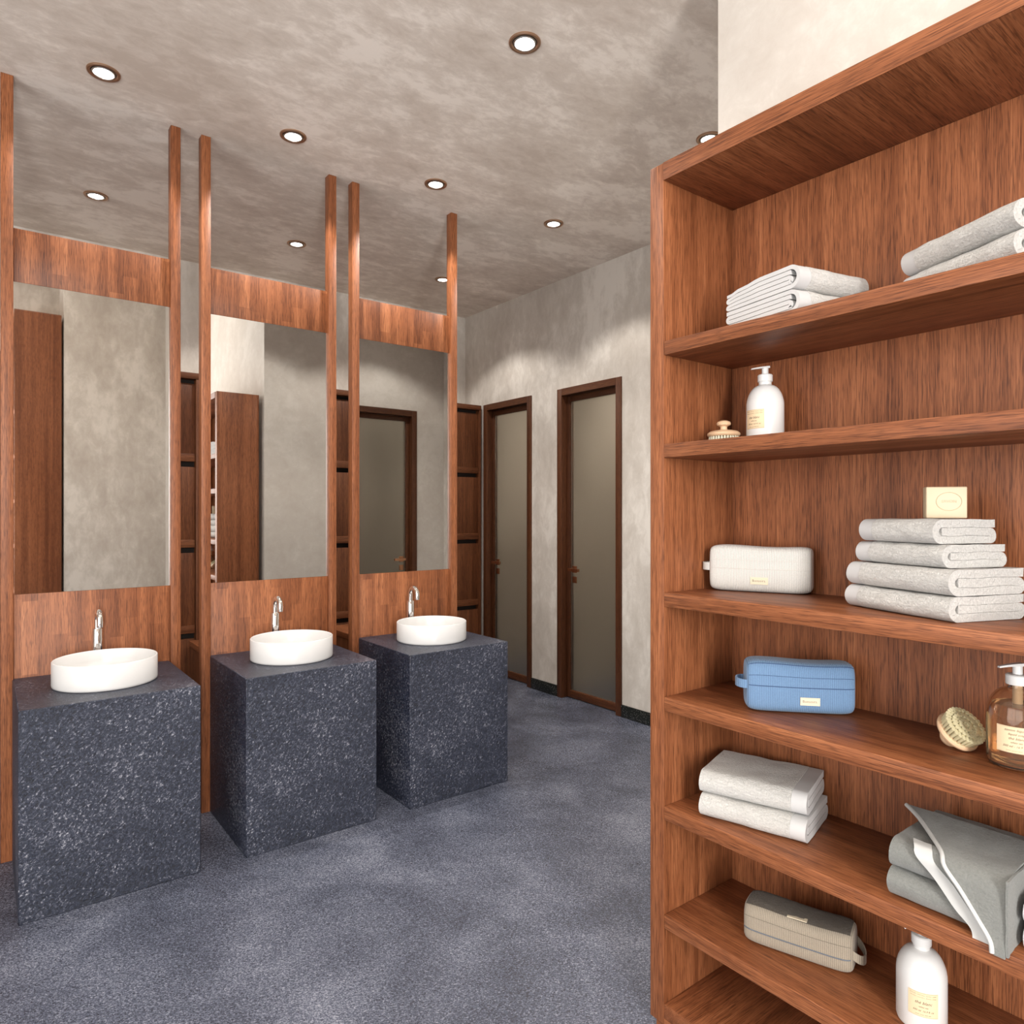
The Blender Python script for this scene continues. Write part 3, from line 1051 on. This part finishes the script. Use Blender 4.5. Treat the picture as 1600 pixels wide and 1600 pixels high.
bag('toiletry_bag', (1.512, 1.022), (0.31, -0.95), 0.250, 0.100, 0.098, C_BEIGE, SEAM_D,
    'beige corduroy toiletry bag on the lowest filled shelf', [(0.40, 0.0016, ZIP_G), (0.72, 0.0006, SEAM_D), (0.965, 0.0008, SEAM_D)],
    S[6], 'right', (0.02, 0.985), extra=pile_top, loop_drop=0.02)

# ------------------------------------------------------------------ pump bottles
NZ = Vector((-0.7927, 0.6096, 0))      # nozzles point to the left of the picture
def pump(parent, z0, rc, mat, tubez=None):
    cl = lathe('collar', [(0, z0), (rc * 0.97, z0), (rc, z0 + 0.001), (rc, z0 + 0.017), (rc - 0.002, z0 + 0.019), (0, z0 + 0.0195)], mat, parent, 40)
    ang = math.atan2(NZ.y, NZ.x) - parent.rotation_euler.z
    d = Vector((math.cos(ang), math.sin(ang), 0))
    n_ = Vector((-d.y, d.x, 0))
    bm = bmesh.new()
    bm_tube(bm, [(0, 0, z0 + 0.0197), (0, 0, z0 + 0.028), (0, 0, z0 + 0.0365)], 0.0085, 20)
    rows = []
    for i in range(11):
        q = i / 10
        x = -0.010 + 0.047 * q
        w_ = 0.0092 * (1 - 0.62 * q)
        zt = z0 + 0.0415 - 0.004 * q * q - 0.0025 * q
        hh = 0.0052 * (1 - 0.45 * q)
        c = d * x
        rows.append([c + n_ * w_ + Vector((0, 0, zt - hh)), c + n_ * w_ * 0.8 + Vector((0, 0, zt)), c - n_ * w_ * 0.8 + Vector((0, 0, zt)), c - n_ * w_ + Vector((0, 0, zt - hh))])
    V = [[bm.verts.new(p) for p in r] for r in rows]
    for a, b in zip(V, V[1:]):
        for k in range(4):
            bm.faces.new((a[k], a[(k + 1) % 4], b[(k + 1) % 4], b[k]))
    bm.faces.new(V[0]); bm.faces.new(V[-1])
    finish(bm, 'pump_head', mat, parent, smooth=True, angle=45)

def curved_label(parent, r, ang, width, z0, z1, mat, lines):
    """label wrapped on a cylinder of radius r, centred at angle ang"""
    bm = bmesh.new()
    n = 14
    P = []
    for k in range(n + 1):
        a = ang + (k / n - 0.5) * width / r
        P.append([((r + 0.0005) * math.cos(a), (r + 0.0005) * math.sin(a), z0), ((r + 0.0005) * math.cos(a), (r + 0.0005) * math.sin(a), z1)])
    Q = [[(x * (r + 0.0002) / (r + 0.0005), y * (r + 0.0002) / (r + 0.0005), z) for x, y, z in row] for row in P]
    A = bm_grid(bm, P)
    B = bm_grid(bm, Q)
    ra = [v[0] for v in A] + [v[1] for v in A[::-1]]
    rb = [v[0] for v in B] + [v[1] for v in B[::-1]]
    for i in range(len(ra)):
        j = (i + 1) % len(ra)
        bm.faces.new((ra[i], ra[j], rb[j], rb[i]))
    lb = finish(bm, 'paper_label', mat, parent, smooth=True, angle=40)
    H_ = z1 - z0
    for txt, fz, size in lines:
        zc = z0 + H_ * fz
        if txt is None:
            bq = bmesh.new()
            ww = width * (0.86 if fz > 0.5 else 0.5)
            for a_, b_ in ((0.0, 0.24), (0.29, 0.55), (0.60, 0.80), (0.85, 1.0)):
                bm_tube(bq, [((r + 0.0007) * math.cos(ang + (a_ + (b_ - a_) * k / 16 - 0.5) * ww / r), (r + 0.0007) * math.sin(ang + (a_ + (b_ - a_) * k / 16 - 0.5) * ww / r),
                              zc + size * 0.3 * math.sin(k * 2.1 + a_ * 9) * (0.6 + 0.4 * math.sin(k * 0.7))) for k in range(17)], 0.00016, 4)
            finish(bq, 'script_line', INK, lb)
            continue
        def bend(p, zc=zc):
            a = ang + p.x / r
            return Vector(((r + 0.0008) * math.cos(a), (r + 0.0008) * math.sin(a), zc + p.y))
        text_mesh('lettering', txt, size, INK, lb, shear=0.35, bend=bend)
    # thin printed border
    bm = bmesh.new()
    e = 0.0012
    for za in (z0 + e, z1 - e):
        bm_grid(bm, [[((r + 0.0007) * math.cos(ang + (k / n - 0.5) * (width - 2 * e) / r), (r + 0.0007) * math.sin(ang + (k / n - 0.5) * (width - 2 * e) / r), za + q) for q in (-0.00018, 0.00018)] for k in range(n + 1)])
    finish(bm, 'printed_border', KRAFT_D, lb)
    return lb
KRAFT_D = simple('label_border_ink', (0.30, 0.20, 0.11), 0.7)

def white_bottle(loc, lab_ang, label):
    t = tag(empty('pump_bottle', loc), label, 'bottle', 'soap bottles on the bookshelf')
    r = 0.0475
    prof = [(0, 0.0), (r - 0.007, 0.0), (r - 0.002, 0.002), (r, 0.008), (r, 0.100)]
    for i in range(1, 12):
        a = math.pi / 2 * i / 12
        prof.append((r - (r - 0.0165) * (1 - math.cos(a)) ** 0.92, 0.100 + 0.053 * math.sin(a)))
    prof += [(0.0160, 0.155), (0.0160, 0.163), (0, 0.163)]
    lathe('bottle_body', prof, PLASTIC, t, 64, angle=40)
    pump(t, 0.1632, 0.0190, PLASTIC)
    curved_label(t, r, lab_ang, 0.056, 0.036, 0.086, KRAFT, [
        (None, 0.90, 0.0034), (None, 0.80, 0.0034), ('th\u00e9 blanc', 0.58, 0.0085), ('white tea', 0.41, 0.0046),
        ('500 ml  16.9 fl. oz', 0.25, 0.0052), (None, 0.10, 0.0030)])
    return t
def face_ang(loc, off=0.0):
    return math.atan2(-loc[1], -loc[0]) + off
wb1 = (1.655, 1.048, S[2] + 0.0003)
white_bottle(wb1, face_ang(wb1, R(-36)), 'white pump bottle with cream label beside the small brush')
wb2 = (1.583, 0.634, S[6] + 0.0003)
white_bottle(wb2, face_ang(wb2, R(4)), 'white pump bottle at the bottom right, beside the beige bag')

ab = (1.609, 0.470, S[4] + 0.0003)
t = tag(empty('pump_bottle', ab), 'amber glass pump bottle with cream label at the right edge', 'bottle', 'soap bottles on the bookshelf')
r = 0.0515
prof = [(0, 0.0), (r - 0.012, 0.0), (r - 0.004, 0.003), (r - 0.0005, 0.011), (r, 0.02), (r, 0.098)]
for i in range(1, 12):
    a = math.pi / 2 * i / 12
    prof.append((r - (r - 0.0175) * (1 - math.cos(a)) ** 0.92, 0.098 + 0.052 * math.sin(a)))
prof += [(0.0168, 0.152), (0.0168, 0.158), (0.0150, 0.158), (0.0150, 0.150)]
for q in reversed(prof[6:-4]):
    prof.append((q[0] - 0.0022, q[1] - 0.0018))
prof += [(r - 0.0024, 0.098), (r - 0.0024, 0.020), (r - 0.006, 0.008), (r - 0.014, 0.004), (0, 0.004)]
lathe('glass_body', prof, AMBER, t, 64, angle=40)
rl = r - 0.0030
lathe('liquid', [(0, 0.0046), (rl - 0.011, 0.0046), (rl - 0.003, 0.010), (rl, 0.020), (rl, 0.097), (rl - 0.0018, 0.108), (rl - 0.006, 0.120), (0, 0.120)], LIQUID, t, 56, angle=40)
lathe('stem_tube', [(0, 0.1205), (0.0085, 0.1205), (0.0085, 0.1578), (0, 0.1578)], PLASTIC, t, 20)
pump(t, 0.1583, 0.0200, PLASTIC)
curved_label(t, r, face_ang(ab, R(-2)), 0.066, 0.036, 0.086, KRAFT, [
    ('savon liquide', 0.87, 0.0075), ('liquid soap', 0.71, 0.0062), ('th\u00e9 blanc', 0.55, 0.0070), ('white tea', 0.40, 0.0050),
    ('500 ml - 16.9 fl. oz', 0.25, 0.0058), (None, 0.09, 0.0034)])

# ------------------------------------------------------------------ body brushes (local z is the brush axis, knob up)
def brush(name, label, wood_m, br_m, spiral):
    t = tag(empty(name), label, 'brush', 'round wooden body brushes')
    hb = 0.021
    lathe('brush_head', [(0, hb), (0.036, hb), (0.0415, hb + 0.002), (0.0435, hb + 0.006), (0.0425, hb + 0.010), (0.037, hb + 0.0145), (0.024, hb + 0.0175), (0, hb + 0.018)], wood_m, t, 56)
    lathe('knob', [(0, hb + 0.0183), (0.0105, hb + 0.0183), (0.0090, hb + 0.023), (0.0095, hb + 0.028), (0.0175, hb + 0.032), (0.0190, hb + 0.0365), (0.0165, hb + 0.041), (0.0085, hb + 0.0445), (0, hb + 0.045)], wood_m, t, 40)
    bm = bmesh.new()
    rnd = random.Random(3)
    rings_ = ((0.0366, 30), (0.0301, 24), (0.0236, 19), (0.0171, 14), (0.0106, 9), (0.0041, 4))
    for rr, n in rings_:
        for k in range(n):
            a = 2 * math.pi * (k + 0.5 * (rr * 1000 % 2)) / n
            x, y = rr * math.cos(a), rr * math.sin(a)
            rb, rt = 0.0024, 0.0042
            bot, top = [], []
            for q in range(7):
                b_ = 2 * math.pi * q / 7
                top.append(bm.verts.new((x + rb * math.cos(b_), y + rb * math.sin(b_), hb + 0.001)))
                f = 1.03 + 0.03 * rnd.random()
                bot.append(bm.verts.new((x * f + rt * math.cos(b_), y * f + rt * math.sin(b_), 0.0005 + (0.0028 if int(rr * 10000) % 2 else 0.0) + 0.0006 * rnd.random())))
            for q in range(7):
                bm.faces.new((top[q], bot[q], bot[(q + 1) % 7], top[(q + 1) % 7]))
            bm.faces.new(bot)
    o = finish(bm, 'bristles', br_m, t, smooth=True, angle=50)
    o['kind'] = 'stuff'
    return t
b1 = brush('body_brush', 'round wooden brush standing on its bristles beside the white pump bottle', BEECH, BRISTLE_W, False)
b1.location = (1.60, 1.138, S[2] + 0.0002)
b2 = brush('body_brush', 'round wooden brush leaning with its cream bristles facing out, by the amber bottle', BEECH, BRISTLE, True)
Fv = Vector((0.6096, 0.7927, 0)); Rv = Vector((0.7927, -0.6096, 0))
nb = (-Fv * 0.66 + Vector((0, 0, 0.68)) + Rv * 0.20).normalized()     # bristle side direction
zax = -nb
xax = Vector((0, 0, 1)).cross(zax).normalized()
yax = zax.cross(xax)
Mb = Matrix((xax, yax, zax)).transposed()
b2.rotation_euler = Mb.to_euler()
cb = Vector((1.618, 0.562, S[4]))
# rest the lowest point of rim and knob on the shelf
low = 1e9
for rr, zl in ((0.0435, 0.027), (0.019, 0.0575), (0.0085, 0.0655), (0.040, 0.0)):
    for k in range(72):
        a = 2 * math.pi * k / 72
        low = min(low, (Mb @ Vector((rr * math.cos(a), rr * math.sin(a), zl))).z)
b2.location = (cb.x, cb.y, S[4] - low + 0.0004)

# ------------------------------------------------------------------ soap block on the towel stack
sb = tag(empty('soap_block', (1.612, 0.600, STACK_TOP + 0.001), R(-54)), 'square cream soap block standing on the stack of four towels', 'soap')
box('bar', -0.038, 0.038, -0.013, 0.013, 0, 0.066, SOAP, sb, bev=0.0025, seg=3)
Ms = Matrix.Translation((0.004, -0.0134, 0.035)) @ Matrix.Rotation(R(90), 4, 'X')
ring = [Ms @ Vector((0.0235 * math.cos(2 * math.pi * k / 48), 0.019 * math.sin(2 * math.pi * k / 48), 0)) for k in range(48)]
tube('imprint_ring', ring, 0.0006, SOAP_D, sb, 6, closed=True)
text_mesh('imprint_lettering', 'SAVON', 0.0085, SOAP_D, sb, mtx=Ms @ Matrix.Translation((0, 0, 0.0003)))
